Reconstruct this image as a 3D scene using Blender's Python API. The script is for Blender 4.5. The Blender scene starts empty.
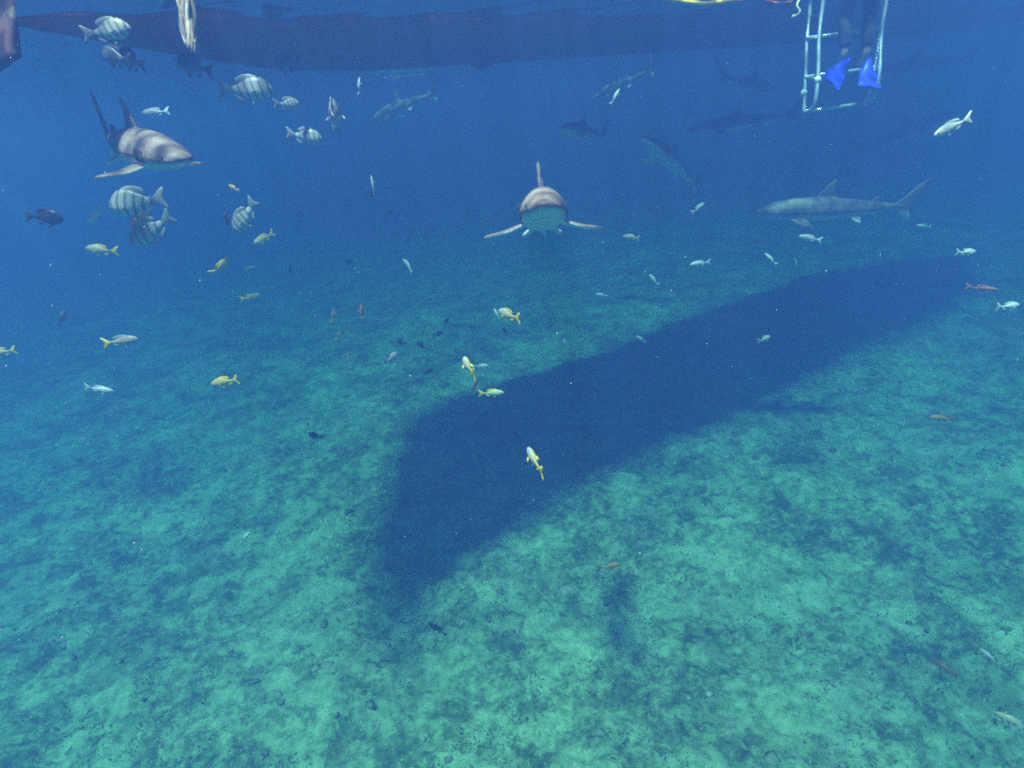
import bpy, bmesh, math, random
import numpy as np
from mathutils import Matrix, Vector

# ------------------------------------------------------------------ camera, sky, sun, exposure
S = bpy.context.scene
C = S.collection
S.render.engine = 'CYCLES'
cy = S.cycles
cy.volume_bounces = 2
cy.max_bounces = 5
cy.transparent_max_bounces = 8
cy.use_denoising = False          # the grain stays, as in the photograph
cy.filter_width = 2.0
S.view_settings.view_transform = 'Standard'
S.view_settings.look = 'None'
S.view_settings.gamma = 1
S.view_settings.use_curve_mapping = False
S.view_settings.exposure = 2.1

F = 610.0
YH = 110.0
ROLL = math.radians(6)
PITCH = math.atan((384 - YH) / F)
CAMZ = 5.5            # metres above the seabed
SURF = 6.25           # water surface
cd = bpy.data.cameras.new('camera')
co = bpy.data.objects.new('camera', cd)
C.objects.link(co)
S.camera = co
cd.lens = F / 1024 * 36
cd.clip_start = 0.02
cd.clip_end = 1000
CAM = Matrix.Translation((0, 0, CAMZ)) @ Matrix.Rotation(math.pi / 2 - PITCH, 4, 'X') @ Matrix.Rotation(-ROLL, 4, 'Z')
co.matrix_world = CAM
RIGHT = (CAM.to_3x3() @ Vector((1, 0, 0))).normalized()
UP = (CAM.to_3x3() @ Vector((0, 1, 0))).normalized()
FWD = (CAM.to_3x3() @ Vector((0, 0, -1))).normalized()
EYE = Vector((0, 0, CAMZ))

SUN_DIR = Vector((0.8, 1.6, -6.25)).normalized()      # the way the light travels
w = bpy.data.worlds.new('World')
S.world = w
w.use_nodes = True
nt = w.node_tree
sk = nt.nodes.new('ShaderNodeTexSky')
sk.sky_type = 'NISHITA'
sk.sun_disc = False
sk.sun_elevation = math.asin(-SUN_DIR.z)
sk.sun_rotation = math.atan2(-SUN_DIR.x, -SUN_DIR.y)
bg = nt.nodes['Background']
bg.inputs[1].default_value = 0.12
nt.links.new(sk.outputs[0], bg.inputs[0])
ld = bpy.data.lights.new('sun', 'SUN')
ld.energy = 5
ld.angle = math.radians(5.4)      # the disc as the moving surface smears it
ld.color = (1, 0.96, 0.9)
lo = bpy.data.objects.new('sun', ld)
C.objects.link(lo)
lo.rotation_euler = SUN_DIR.to_track_quat('-Z', 'Y').to_euler()

random.seed(7)
rng = np.random.default_rng(11)


# ------------------------------------------------------------------ helpers
def ray(px, py):
    """direction through a picture point, 1 long along the optical axis"""
    return FWD + RIGHT * ((px - 512) / F) + UP * ((384 - py) / F)


def at(px, py, dist):
    return EYE + ray(px, py) * dist


def at_z(px, py, z):
    r = ray(px, py)
    return EYE + r * ((z - CAMZ) / r.z)


def tag(o, label=None, cat=None, group=None, kind=None):
    if label: o['label'] = label
    if cat: o['category'] = cat
    if group: o['group'] = group
    if kind: o['kind'] = kind
    return o


def link(name, me, parent=None):
    o = bpy.data.objects.new(name, me)
    C.objects.link(o)
    if parent: o.parent = parent
    return o


def mesh(name, v, f, mats=(), smooth=True, mi=None):
    me = bpy.data.meshes.new(name)
    me.from_pydata([tuple(p) for p in v], [], [tuple(q) for q in f])
    for m in mats: me.materials.append(m)
    if mi is not None: me.polygons.foreach_set('material_index', mi)
    if smooth: me.polygons.foreach_set('use_smooth', [True] * len(me.polygons))
    me.update()
    return me


def fix_normals(me):
    bm = bmesh.new(); bm.from_mesh(me)
    bmesh.ops.recalc_face_normals(bm, faces=bm.faces)
    bm.to_mesh(me); bm.free()


def tube(path, r, n=10, closed_ends=True):
    """verts/faces of a tube along a path; r a number or one radius per point"""
    P = [Vector(p) for p in path]
    R = [r] * len(P) if not hasattr(r, '__len__') else r
    v, f = [], []
    t0 = (P[1] - P[0]).normalized()
    nrm = t0.orthogonal().normalized()
    for i, p in enumerate(P):
        a = P[max(i - 1, 0)]; b = P[min(i + 1, len(P) - 1)]
        t = (b - a).normalized()
        nrm = (nrm - t * nrm.dot(t)).normalized()
        bi = t.cross(nrm)
        for k in range(n):
            c = 2 * math.pi * k / n
            v.append(p + (nrm * math.cos(c) + bi * math.sin(c)) * R[i])
    for i in range(len(P) - 1):
        for k in range(n):
            f.append((i * n + k, i * n + (k + 1) % n, (i + 1) * n + (k + 1) % n, (i + 1) * n + k))
    if closed_ends:
        f.append(tuple(range(n))[::-1]); f.append(tuple((len(P) - 1) * n + k for k in range(n)))
    return v, f


def smooth_path(pts, k=6):
    """Catmull-Rom through points"""
    P = [Vector(p) for p in pts]
    out = []
    for i in range(len(P) - 1):
        p0 = P[max(i - 1, 0)]; p1 = P[i]; p2 = P[i + 1]; p3 = P[min(i + 2, len(P) - 1)]
        for j in range(k):
            t = j / k
            out.append(0.5 * ((2 * p1) + (p2 - p0) * t + (2 * p0 - 5 * p1 + 4 * p2 - p3) * t * t + (3 * p1 - p0 - 3 * p2 + p3) * t ** 3))
    out.append(P[-1])
    return out


# --- materials
class N:
    """tiny node helper"""
    def __init__(s, name):
        s.m = bpy.data.materials.new(name); s.m.use_nodes = True
        s.t = s.m.node_tree; s.b = s.t.nodes['Principled BSDF']
        s.b.inputs['Roughness'].default_value = 0.7
        s.tc = s.t.nodes.new('ShaderNodeTexCoord')
    def set(s, k, v): s.b.inputs[k].default_value = v; return s
    def l(s, a, b): s.t.links.new(a, b)
    def noise(s, scale, detail=4, rough=0.55, vec=None, dist=0.0):
        n = s.t.nodes.new('ShaderNodeTexNoise')
        n.inputs['Scale'].default_value = scale; n.inputs['Detail'].default_value = detail
        n.inputs['Roughness'].default_value = rough; n.inputs['Distortion'].default_value = dist
        s.l(vec or s.tc.outputs['Object'], n.inputs['Vector'])
        return n.outputs[0]
    def ramp(s, inp, stops):
        r = s.t.nodes.new('ShaderNodeValToRGB')
        e = r.color_ramp.elements
        while len(e) < len(stops): e.new(0.5)
        for q, (p, c) in zip(e, stops):
            q.position = p; q.color = (*c, 1) if len(c) == 3 else c
        s.l(inp, r.inputs[0]); return r.outputs[0]
    def math(s, op, a, b=None, c=None):
        n = s.t.nodes.new('ShaderNodeMath'); n.operation = op
        for i, x in enumerate((a, b, c)):
            if x is None: continue
            if hasattr(x, 'default_value'): s.l(x, n.inputs[i])
            else: n.inputs[i].default_value = x
        return n.outputs[0]
    def mix(s, fac, a, b, mode='MIX'):
        n = s.t.nodes.new('ShaderNodeMix'); n.data_type = 'RGBA'; n.blend_type = mode
        for i, x in ((0, fac), (6, a), (7, b)):
            if hasattr(x, 'default_value'): s.l(x, n.inputs[i])
            elif i == 0: n.inputs[0].default_value = x
            else: n.inputs[i].default_value = (*x, 1)
        return n.outputs[2]
    def xyz(s, which='Object'):
        n = s.t.nodes.new('ShaderNodeSeparateXYZ'); s.l(s.tc.outputs[which], n.inputs[0]); return n.outputs
    def color(s, o): s.l(o, s.b.inputs['Base Color']); return s
    def bump(s, h, strength=0.4, dist=0.02):
        n = s.t.nodes.new('ShaderNodeBump'); n.inputs['Strength'].default_value = strength
        n.inputs['Distance'].default_value = dist; s.l(h, n.inputs['Height'])
        s.l(n.outputs[0], s.b.inputs['Normal']); return s


def plain(name, c, rough=0.6, var=0.25, scale=8, metal=0.0):
    n = N(name)
    n.set('Roughness', rough); n.set('Metallic', metal)
    n.color(n.mix(n.noise(scale), tuple(x * (1 - var) for x in c), tuple(min(1, x * (1 + var)) for x in c)))
    return n.m


# numpy gradient noise for real relief
def pnoise(x, y, seed=0):
    xi = np.floor(x).astype(np.int64); yi = np.floor(y).astype(np.int64)
    xf = x - xi; yf = y - yi
    def g(ix, iy):
        h = (ix * 374761393 + iy * 668265263 + seed * 974711) & 0x7fffffff
        h = ((h ^ (h >> 13)) * 1274126177) & 0x7fffffff
        a = (h & 0xffff) / 65536.0 * 2 * np.pi
        return np.cos(a), np.sin(a)
    u = xf * xf * xf * (xf * (xf * 6 - 15) + 10); v = yf * yf * yf * (yf * (yf * 6 - 15) + 10)
    def d(ix, iy, dx, dy):
        gx, gy = g(ix, iy); return gx * dx + gy * dy
    a = d(xi, yi, xf, yf); b = d(xi + 1, yi, xf - 1, yf); c = d(xi, yi + 1, xf, yf - 1); e = d(xi + 1, yi + 1, xf - 1, yf - 1)
    return (a * (1 - u) + b * u) * (1 - v) + (c * (1 - u) + e * u) * v


def bed(x, y):
    """height of the seabed"""
    h = 0.28 * pnoise(x * 0.17, y * 0.17, 1) + 0.20 * pnoise(x * 0.45, y * 0.45, 2)
    wx = x + 0.25 * pnoise(x * 1.1, y * 1.1, 8); wy = y + 0.25 * pnoise(x * 1.1, y * 1.1, 9)
    m = pnoise(wx * 0.9, wy * 0.9, 3)
    h += 0.13 * m
    h += 0.10 * np.abs(pnoise(wx * 2.1, wy * 2.1, 4)) - 0.03
    h += 0.07 * pnoise(wx * 4.5, wy * 4.5, 5) + 0.06 * pnoise(x * 8.5, y * 8.5, 6)
    return h


# ------------------------------------------------------------------ seabed
def axis(lo, hi, fine, far):
    a = list(np.arange(lo, hi, fine)); s = fine
    up = [hi]
    while up[-1] < far: s *= 1.12; up.append(up[-1] + s)
    s = fine; dn = [lo]
    while dn[-1] > -far: s *= 1.12; dn.append(dn[-1] - s)
    return np.array(dn[:0:-1] + a + up)


ax = axis(-9, 16, 0.055, 150); ay = axis(1.5, 21, 0.055, 150)
gx, gy = np.meshgrid(ax, ay)
gz = bed(gx, gy)
nx, ny = len(ax), len(ay)
me = bpy.data.meshes.new('seabed')
me.vertices.add(nx * ny)
me.vertices.foreach_set('co', np.stack([gx, gy, gz], -1).reshape(-1).astype(np.float32))
idx = np.arange(nx * ny).reshape(ny, nx)
q = np.stack([idx[:-1, :-1], idx[:-1, 1:], idx[1:, 1:], idx[1:, :-1]], -1).reshape(-1)
me.loops.add(len(q)); me.loops.foreach_set('vertex_index', q.astype(np.int32))
me.polygons.add(len(q) // 4)
me.polygons.foreach_set('loop_start', np.arange(0, len(q), 4, dtype=np.int32))
me.update(calc_edges=True)
me.polygons.foreach_set('use_smooth', [True] * (len(q) // 4))
n = N('sand_and_turf_algae')
n.set('Roughness', 0.9)
big = n.noise(0.55, 4, 0.6, dist=0.6)
mid = n.noise(2.3, 6, 0.62, dist=0.5)
fine = n.noise(10.0, 7, 0.72)
grit = n.noise(38.0, 3, 0.6)
s1 = n.math('MULTIPLY_ADD', mid, 0.45, n.math('MULTIPLY_ADD', big, 0.38, -0.065))
s2 = n.math('MULTIPLY_ADD', fine, 0.6, n.math('MULTIPLY_ADD', mid, 0.12, n.math('SUBTRACT', s1, 0.11)))
col = n.ramp(s2, [(0.45, (0.07, 0.10, 0.045)), (0.54, (0.21, 0.28, 0.12)), (0.62, (0.44, 0.55, 0.28)), (0.73, (0.70, 0.80, 0.50))])
col = n.mix(n.ramp(n.noise(1.3, 4, 0.6), [(0.5, (0, 0, 0)), (0.7, (1, 1, 1))]), col, n.mix(0.55, col, (0.13, 0.15, 0.05)))
col = n.mix(n.ramp(n.noise(17.0, 5, 0.7), [(0.60, (0, 0, 0)), (0.68, (1, 1, 1))]), col, n.mix(0.7, col, (0.80, 0.84, 0.66)))        # pale flecks of bare rubble
col = n.mix(n.math('MULTIPLY', grit, 0.5), col, n.mix(0.6, col, (0.03, 0.035, 0.02)))
n.color(col)
n.bump(n.math('MULTIPLY_ADD', grit, 0.5, fine), 0.6, 0.05)
me.materials.append(n.m)
seabed = tag(link('seabed', me), kind='structure')

# ------------------------------------------------------------------ water surface (seen from below) and the body of water
sx = axis(-10, 16, 0.09, 150); sy = axis(0.5, 22, 0.09, 150)
gx, gy = np.meshgrid(sx, sy)
gz = SURF + 0.05 * pnoise(gx * 0.55 + gy * 0.2, gy * 0.7, 21) + 0.025 * pnoise(gx * 1.5, gy * 1.9, 22) + 0.008 * pnoise(gx * 4, gy * 5, 23)
nx, ny = len(sx), len(sy)
me = bpy.data.meshes.new('water')
me.vertices.add(nx * ny)
me.vertices.foreach_set('co', np.stack([gx, gy, gz], -1).reshape(-1).astype(np.float32))
idx = np.arange(nx * ny).reshape(ny, nx)
q = np.stack([idx[:-1, :-1], idx[:-1, 1:], idx[1:, 1:], idx[1:, :-1]], -1).reshape(-1)
me.loops.add(len(q)); me.loops.foreach_set('vertex_index', q.astype(np.int32))
me.polygons.add(len(q) // 4)
me.polygons.foreach_set('loop_start', np.arange(0, len(q), 4, dtype=np.int32))
me.update(calc_edges=True)
me.polygons.foreach_set('use_smooth', [True] * (len(q) // 4))
n = N('sea_surface')
t = n.t
t.nodes.remove(n.b)
out = t.nodes['Material Output']
mx = t.nodes.new('ShaderNodeMixShader'); tr = t.nodes.new('ShaderNodeBsdfTransparent'); gl = t.nodes.new('ShaderNodeBsdfGlossy')
gl.inputs['Roughness'].default_value = 0.06
fr = t.nodes.new('ShaderNodeFresnel'); fr.inputs[0].default_value = 1.33
# caustic lines painted into the transparent colour, so the sun falls dappled
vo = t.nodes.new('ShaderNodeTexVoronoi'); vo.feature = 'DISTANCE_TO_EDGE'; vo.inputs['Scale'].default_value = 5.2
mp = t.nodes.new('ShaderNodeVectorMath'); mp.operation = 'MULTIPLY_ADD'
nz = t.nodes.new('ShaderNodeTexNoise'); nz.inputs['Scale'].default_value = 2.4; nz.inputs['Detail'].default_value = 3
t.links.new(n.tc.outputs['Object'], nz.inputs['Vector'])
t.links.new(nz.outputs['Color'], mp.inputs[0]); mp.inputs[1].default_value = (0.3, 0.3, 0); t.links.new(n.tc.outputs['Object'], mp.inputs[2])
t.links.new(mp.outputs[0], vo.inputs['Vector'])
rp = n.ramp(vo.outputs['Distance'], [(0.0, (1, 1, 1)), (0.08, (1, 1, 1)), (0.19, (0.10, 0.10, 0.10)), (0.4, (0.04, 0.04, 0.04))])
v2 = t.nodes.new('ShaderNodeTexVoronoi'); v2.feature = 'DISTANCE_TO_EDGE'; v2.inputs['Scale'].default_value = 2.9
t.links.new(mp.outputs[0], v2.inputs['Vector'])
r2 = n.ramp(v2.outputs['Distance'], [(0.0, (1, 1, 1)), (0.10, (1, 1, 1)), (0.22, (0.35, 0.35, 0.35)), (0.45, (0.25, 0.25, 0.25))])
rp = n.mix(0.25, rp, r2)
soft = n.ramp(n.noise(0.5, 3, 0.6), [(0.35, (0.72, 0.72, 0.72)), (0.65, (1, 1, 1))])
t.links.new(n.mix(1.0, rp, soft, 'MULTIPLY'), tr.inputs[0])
t.links.new(fr.outputs[0], mx.inputs[0]); t.links.new(tr.outputs[0], mx.inputs[1]); t.links.new(gl.outputs[0], mx.inputs[2])
t.links.new(mx.outputs[0], out.inputs[0])
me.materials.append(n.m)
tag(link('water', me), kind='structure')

D = 0.3
b_ = (0.0104, 0.0212, 0.070)            # scattered per metre
a_ = (0.215, 0.102, 0.084)             # absorbed per metre
scol = [x / D for x in b_]
acol = [(1 - y / D / (1 - c)) ** 2 for y, c in zip(a_, scol)]
vm = bpy.data.materials.new('sea_water'); vm.use_nodes = True
t = vm.node_tree; t.nodes.clear()
out = t.nodes.new('ShaderNodeOutputMaterial'); pv = t.nodes.new('ShaderNodeVolumePrincipled')
t.links.new(pv.outputs[0], out.inputs['Volume'])
pv.inputs['Density'].default_value = D
pv.inputs['Color'].default_value = (*scol, 1)
pv.inputs['Absorption Color'].default_value = (*acol, 1)
pv.inputs['Anisotropy'].default_value = 0.2
x0, x1, z0, z1 = -130, 130, -2.0, SURF + 0.06
v = [(x, y, z) for x in (x0, x1) for y in (x0, x1) for z in (z0, z1)]
hz = link('haze', mesh('haze', v, [(0, 1, 3, 2), (4, 6, 7, 5), (0, 4, 5, 1), (2, 3, 7, 6), (0, 2, 6, 4), (1, 5, 7, 3)], [vm], False))
tag(hz, 'clear blue sea water filling the whole view', 'sea water', kind='stuff')

# ------------------------------------------------------------------ rubble and tufts on the seabed
def scatter(num, y0, y1):
    """points inside the camera's fan on the ground, denser near"""
    y = y0 + (y1 - y0) * rng.random(num) ** 1.25
    x = (rng.random(num) * 2 - 1) * (y * 0.95 + 1.5) + 0.06 * y
    return x, y


ico = bmesh.new(); bmesh.ops.create_icosphere(ico, subdivisions=1, radius=1)
iv = np.array([list(p.co) for p in ico.verts]); ifc = np.array([[p.index for p in q.verts] for q in ico.faces]); ico.free()


def joined(name, V, Fc, mats, label, cat, smooth=True):
    me = bpy.data.meshes.new(name)
    me.vertices.add(len(V)); me.vertices.foreach_set('co', V.reshape(-1).astype(np.float32))
    k = Fc.shape[1]
    me.loops.add(Fc.size); me.loops.foreach_set('vertex_index', Fc.reshape(-1).astype(np.int32))
    me.polygons.add(len(Fc)); me.polygons.foreach_set('loop_start', np.arange(0, Fc.size, k, dtype=np.int32))
    me.update(calc_edges=True)
    if smooth: me.polygons.foreach_set('use_smooth', [True] * len(Fc))
    for m in mats: me.materials.append(m)
    return tag(link(name, me), label, cat, kind='stuff')


num = 1100
x, y = scatter(num, 2.0, 17)
r = 0.012 + 0.05 * rng.random(num) ** 3
sc = r[:, None, None] * (0.45 + 1.1 * rng.random((num, 1, 3))) * np.array([1, 1, 0.35])
V = iv[None] * (0.5 + 1.0 * rng.random((num, len(iv), 1))) * sc
a = rng.random(num) * 6.28
ca, sa = np.cos(a)[:, None], np.sin(a)[:, None]
V = np.stack([V[..., 0] * ca - V[..., 1] * sa, V[..., 0] * sa + V[..., 1] * ca, V[..., 2]], -1)
V += np.stack([x, y, bed(x, y) + r * 0.05], -1)[:, None]
Fc = (ifc[None] + (np.arange(num) * len(iv))[:, None, None]).reshape(-1, 3)
n = N('coral_rubble'); n.set('Roughness', 0.9)
n.color(n.ramp(n.noise(1.7, 5, 0.7), [(0.36, (0.13, 0.14, 0.08)), (0.52, (0.28, 0.28, 0.19)), (0.68, (0.6, 0.58, 0.44))]))
n.bump(n.noise(60, 3), 0.5, 0.01)
joined('coral_rubble', V.reshape(-1, 3), Fc, [n.m], 'loose pale coral rubble strewn over the seabed', 'rubble')

num = 5000                                            # tufts, five bent blades each
x, y = scatter(num, 2.0, 14)
keep = pnoise(x * 0.8, y * 0.8, 31) + 0.5 * pnoise(x * 2.4, y * 2.4, 32) > -0.02
x, y = x[keep], y[keep]; num = len(x)
bl = 8
hgt = (0.02 + 0.035 * rng.random((num, bl)))
aa = rng.random((num, bl)) * 6.28
lean = hgt * (0.3 + 0.9 * rng.random((num, bl)))
wd = 0.0025 + 0.004 * rng.random((num, bl))
bx = x[:, None] + (rng.random((num, bl)) - 0.5) * 0.12
by = y[:, None] + (rng.random((num, bl)) - 0.5) * 0.12
bz = bed(bx, by) - 0.01
dx, dy = np.cos(aa), np.sin(aa)
rows = []
for f_, wf in ((0, 1.0), (0.55, 1.2), (1.0, 0.25)):
    for sgn in (-1, 1):
        rows.append(np.stack([bx + dx * lean * f_ ** 2 - dy * wd * wf * sgn, by + dy * lean * f_ ** 2 + dx * wd * wf * sgn, bz + hgt * f_ * (1 - 0.25 * f_)], -1))
V = np.stack(rows, 2).reshape(-1, 6, 3)
Fc = (np.array([[0, 1, 3, 2], [2, 3, 5, 4]])[None] + (np.arange(len(V)) * 6)[:, None, None]).reshape(-1, 4)
n = N('turf_algae'); n.set('Roughness', 0.8)
n.color(n.ramp(n.noise(1.1, 4, 0.7), [(0.35, (0.08, 0.10, 0.04)), (0.55, (0.15, 0.17, 0.07)), (0.7, (0.26, 0.24, 0.12))]))
joined('turf_algae', V.reshape(-1, 3), Fc, [n.m], 'short dark turf algae growing over the seabed', 'algae')

# ------------------------------------------------------------------ boat
BX, BY, BANG = -3.2, 4.5, math.radians(30)
BL, BB = 20.0, 4.1
boat = bpy.data.objects.new('dive_boat', None); C.objects.link(boat)
boat.location = (BX, BY, SURF); boat.rotation_euler = (0, 0, BANG)
tag(boat, 'dark hulled boat floating across the top of the view', 'boat')
n = N('antifouling_paint'); n.set('Roughness', 0.75)
zz = n.xyz()[2]
c = n.mix(n.noise(1.6, 6, 0.65), (0.46, 0.06, 0.04), (0.62, 0.10, 0.07))
c = n.mix(n.ramp(n.noise(7, 5, 0.7), [(0.5, (0, 0, 0)), (0.75, (0.5, 0.5, 0.5))]), c, (0.10, 0.11, 0.08))
c = n.mix(n.ramp(zz, [(0.02, (0, 0, 0)), (0.06, (1, 1, 1))]), c, (0.30, 0.29, 0.28))
n.color(c); n.bump(n.noise(25, 4), 0.35, 0.02)
HULL = n.m
WHITE = plain('white_gelcoat', (0.7, 0.7, 0.68), 0.35, 0.06)
st = [0, 0.06, 0.2, 0.45, 0.8, 1.3, 2.0, 3.0, 4, 6, 8, 10, 12.5, 14, 15.5, 17, 18.3, 19.2, 19.8, 20.0]
def plan(s): return 0.88 + 0.12 * math.sqrt(max(0, 1 - max(0, 1 - s / 1.5) ** 2))     # rounded blunt end
V, Fc = [], []
for s in st:
    tb = max(0, (s - 14.0) / (BL - 14.0))
    hb = BB / 2 * (1 - tb ** 2.2 * 0.97) * plan(s)
    dr = 0.175 * min(1, 0.08 + (s / 3.6) ** 0.9) * (1 - tb ** 2 * 0.9)
    top = 0.95 + 0.5 * tb ** 2
    cx = s + tb * 0.3
    ch = dr * 0.32
    yb = -0.8 * max(0, 1 - s / 4.5) ** 1.5
    skew = 2.5 * max(0, 1 - s / 5.5) ** 1.3
    prof = [(-hb * 1.06, top), (-hb, 0.0), (-hb * 0.97, -ch), (-hb * 0.5, -(ch + dr) / 2), (-0.10 * (1 - tb), -dr), (0.10 * (1 - tb), -dr), (hb * 0.5, -(ch + dr) / 2), (hb * 0.97, -ch), (hb, 0.0), (hb * 1.06, top)]
    for yy, z_ in prof: V.append((cx + skew * (yy / BB + 0.5) + (0.25 * tb if z_ > 0.5 else 0), yy + BB / 2 + yb, z_))
k = 10
for i in range(len(st) - 1):
    for j in range(k - 1): Fc.append((i * k + j, i * k + j + 1, (i + 1) * k + j + 1, (i + 1) * k + j))
Fc.append(tuple(range(k))); Fc.append(tuple((len(st) - 1) * k + j for j in range(k))[::-1])
me = mesh('hull', V, Fc, [HULL], False); fix_normals(me)
hull = link('hull', me, boat)
# deck, rub rail, and an unseen roof on posts added to widen the shadow
V, Fc = [], []
for i, s in enumerate(st):
    tb = max(0, (s - 14.0) / (BL - 14.0)); hb = BB / 2 * (1 - tb ** 2.2 * 0.97) * 1.04 * plan(s)
    for yy in (-hb, hb): V.append((s + tb * 0.45 + 2.5 * max(0, 1 - s / 5.5) ** 1.3 * (yy / BB + 0.5), yy + BB / 2, 0.80 + 0.4 * tb ** 2))
for i in range(len(st) - 1): Fc.append((2 * i, 2 * i + 2, 2 * i + 3, 2 * i + 1))
link('deck', mesh('deck', V, Fc, [WHITE], False), boat)
for sg in (-1, 1):
    P = []
    for s in st:
        tb = max(0, (s - 14.0) / (BL - 14.0)); hb = BB / 2 * (1 - tb ** 2.2 * 0.97) * 1.06 * plan(s)
        P.append((s + tb * 0.55 + 2.5 * max(0, 1 - s / 5.5) ** 1.3 * (sg * hb / BB + 0.5), BB / 2 + sg * hb, 0.9 + 0.5 * tb ** 2))
    v, f = tube(P, 0.05, 8)
    link('rub_rail', mesh('rub_rail', v, f, [plain('rub_rail', (0.05, 0.05, 0.05))]), boat)


def box_v(a, b):
    v = [(x, y, z) for x in (a[0], b[0]) for y in (a[1], b[1]) for z in (a[2], b[2])]
    return v, [(0, 1, 3, 2), (4, 6, 7, 5), (0, 4, 5, 1), (2, 3, 7, 6), (0, 2, 6, 4), (1, 5, 7, 3)]


v, f = box_v((4.2, 0.35, 2.75), (9.6, BB - 0.35, 2.83)); link('shadow_roof', mesh('shadow_roof', v, f, [WHITE], False), boat)
for px_ in (4.4, 6.9, 9.3):
    for py_ in (0.45, BB - 0.45):
        v, f = tube([(px_, py_, 0.8), (px_, py_, 2.76)], 0.035, 8); link('shadow_roof_post', mesh('shadow_roof_post', v, f, [WHITE]), boat)
# rudder blade at the blunt end
Minv = (Matrix.Translation((BX, BY, SURF)) @ Matrix.Rotation(BANG, 4, 'Z')).inverted()
def slab(pts, nrm, th):
    """closed plate from an outline, thinner at its rim"""
    k = len(pts); cen = sum((Vector(p) for p in pts), Vector()) / k
    nrm = Vector(nrm).normalized()
    v = [Vector(p) for p in pts] + [cen + (Vector(p) - cen) * 0.8 + nrm * th / 2 for p in pts] + [cen + (Vector(p) - cen) * 0.8 - nrm * th / 2 for p in pts] + [cen + nrm * th / 2, cen - nrm * th / 2]
    f = []
    for i in range(k):
        j = (i + 1) % k
        f += [(i, j, k + j, k + i), (j, i, 2 * k + i, 2 * k + j), (k + i, k + j, 3 * k), (2 * k + j, 2 * k + i, 3 * k + 1)]
    return v, f
n = N('rudder_paint'); n.set('Roughness', 0.7)
c = n.mix(n.noise(5, 5, 0.6), (0.07, 0.03, 0.035), (0.15, 0.05, 0.055))
c = n.mix(n.ramp(n.noise(9, 4, 0.6), [(0.58, (0, 0, 0)), (0.66, (1, 1, 1))]), c, (0.32, 0.26, 0.17))
n.color(c)
pts = [Minv @ at(a, b, d) for a, b, d in ((13, -26, 3.0), (16, 8, 3.0), (22, 57, 3.0), (2, 71, 3.05), (-28, 84, 3.1), (-48, 40, 3.15), (-52, -30, 3.15))]
v, f = slab(pts, Minv.to_3x3() @ (RIGHT * 0.2 + FWD), 0.05)
me = mesh('rudder', v, f, [n.m]); fix_normals(me); link('rudder', me, boat)
v, f = tube([(0.0, 1.6, 0.35), (-0.3, 1.0, 0.4), Minv @ at(-24, -60, 3.1), Minv @ at(-24, -20, 3.1)], 0.03, 8); link('rudder_stock', mesh('rudder_stock', v, f, [n.m]), boat)
# fitting under the keel
kp = Minv @ at(482, 62, 8.6)
v, f = [], []
for i, (rr, zo) in enumerate(((0.17, 0.12), (0.17, 0.02), (0.14, -0.05), (0.07, -0.085))):
    for q_ in range(12):
        t_ = q_ / 12 * 6.283; v.append((kp.x + rr * 1.25 * math.cos(t_), kp.y + rr * 0.7 * math.sin(t_), kp.z + zo))
for i in range(3):
    for q_ in range(12): f.append((i * 12 + q_, i * 12 + (q_ + 1) % 12, (i + 1) * 12 + (q_ + 1) % 12, (i + 1) * 12 + q_))
f += [tuple(range(12))[::-1], tuple(36 + q_ for q_ in range(12))]
link('keel_fitting', mesh('keel_fitting', v, f, [HULL]), boat)

# ------------------------------------------------------------------ boarding ladder
STEEL = plain('stainless_steel', (0.72, 0.74, 0.76), 0.25, 0.12, 14, 0.55)
LD = 6.2
LO = at(842, 112, LD)
ladder = bpy.data.objects.new('boarding_ladder', None); C.objects.link(ladder)
ladder.location = LO
tag(ladder, 'steel boarding ladder hanging into the water under the boat', 'ladder')
def lp(px, py, d=0.0): return at(px, py, LD + d) - LO
def lpart(name, path, r, mat=STEEL, n_=8):
    v, f = tube(path, r, n_); return link(name, mesh(name, v, f, [mat]), ladder)
top = SURF + 1.05
def up_to(p, z):                      # carry a rail straight on above the water
    p = Vector(p); return Vector((p.x, p.y, z - LO.z))
A = [lp(804, 112), lp(805, 90), lp(807, 40), lp(810, 8)]
lpart('rail', smooth_path(A + [up_to(A[-1], SURF + 0.45) + Vector((0.02, 0.10, 0)), up_to(A[-1], SURF + 0.95) + Vector((0.1, 0.6, 0)), up_to(A[-1], SURF + 0.98) + Vector((0.25, 1.1, 0))], 5), 0.018)
Bq = [lp(804, 112), lp(812, 109, -0.1), lp(816, 98, -0.18), lp(818, 75, -0.2), lp(819, 40, -0.2), lp(822, 10, -0.2)]
lpart('rail', smooth_path(Bq + [up_to(Bq[-1], SURF + 0.25) + Vector((0.05, 0.06, 0)), up_to(Bq[-1], SURF + 0.42) + Vector((0.10, 0.25, 0))], 5), 0.019)
A2 = [lp(866, 103), lp(870, 90), lp(876, 62), lp(880, 26)]
lpart('rail', smooth_path(A2 + [up_to(A2[-1], SURF + 0.45) + Vector((0.02, 0.10, 0)), up_to(A2[-1], SURF + 0.95) + Vector((0.1, 0.6, 0)), up_to(A2[-1], SURF + 0.98) + Vector((0.25, 1.1, 0))], 5), 0.018)
B2 = [lp(866, 103), lp(872, 100, -0.1), lp(877, 88, -0.18), lp(880, 66, -0.2), lp(882, 30, -0.2)]
lpart('rail', smooth_path(B2 + [up_to(B2[-1], SURF + 0.25) + Vector((0.05, 0.06, 0)), up_to(B2[-1], SURF + 0.42) + Vector((0.10, 0.25, 0))], 5), 0.017)
for (xa, ya, xb, yb) in ((804, 112, 866, 103), (805, 77, 874, 68), (807, 38, 879, 29)):
    lpart('rung', [lp(xa, ya), lp((xa + xb) / 2, (ya + yb) / 2), lp(xb, yb)], 0.017)
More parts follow.
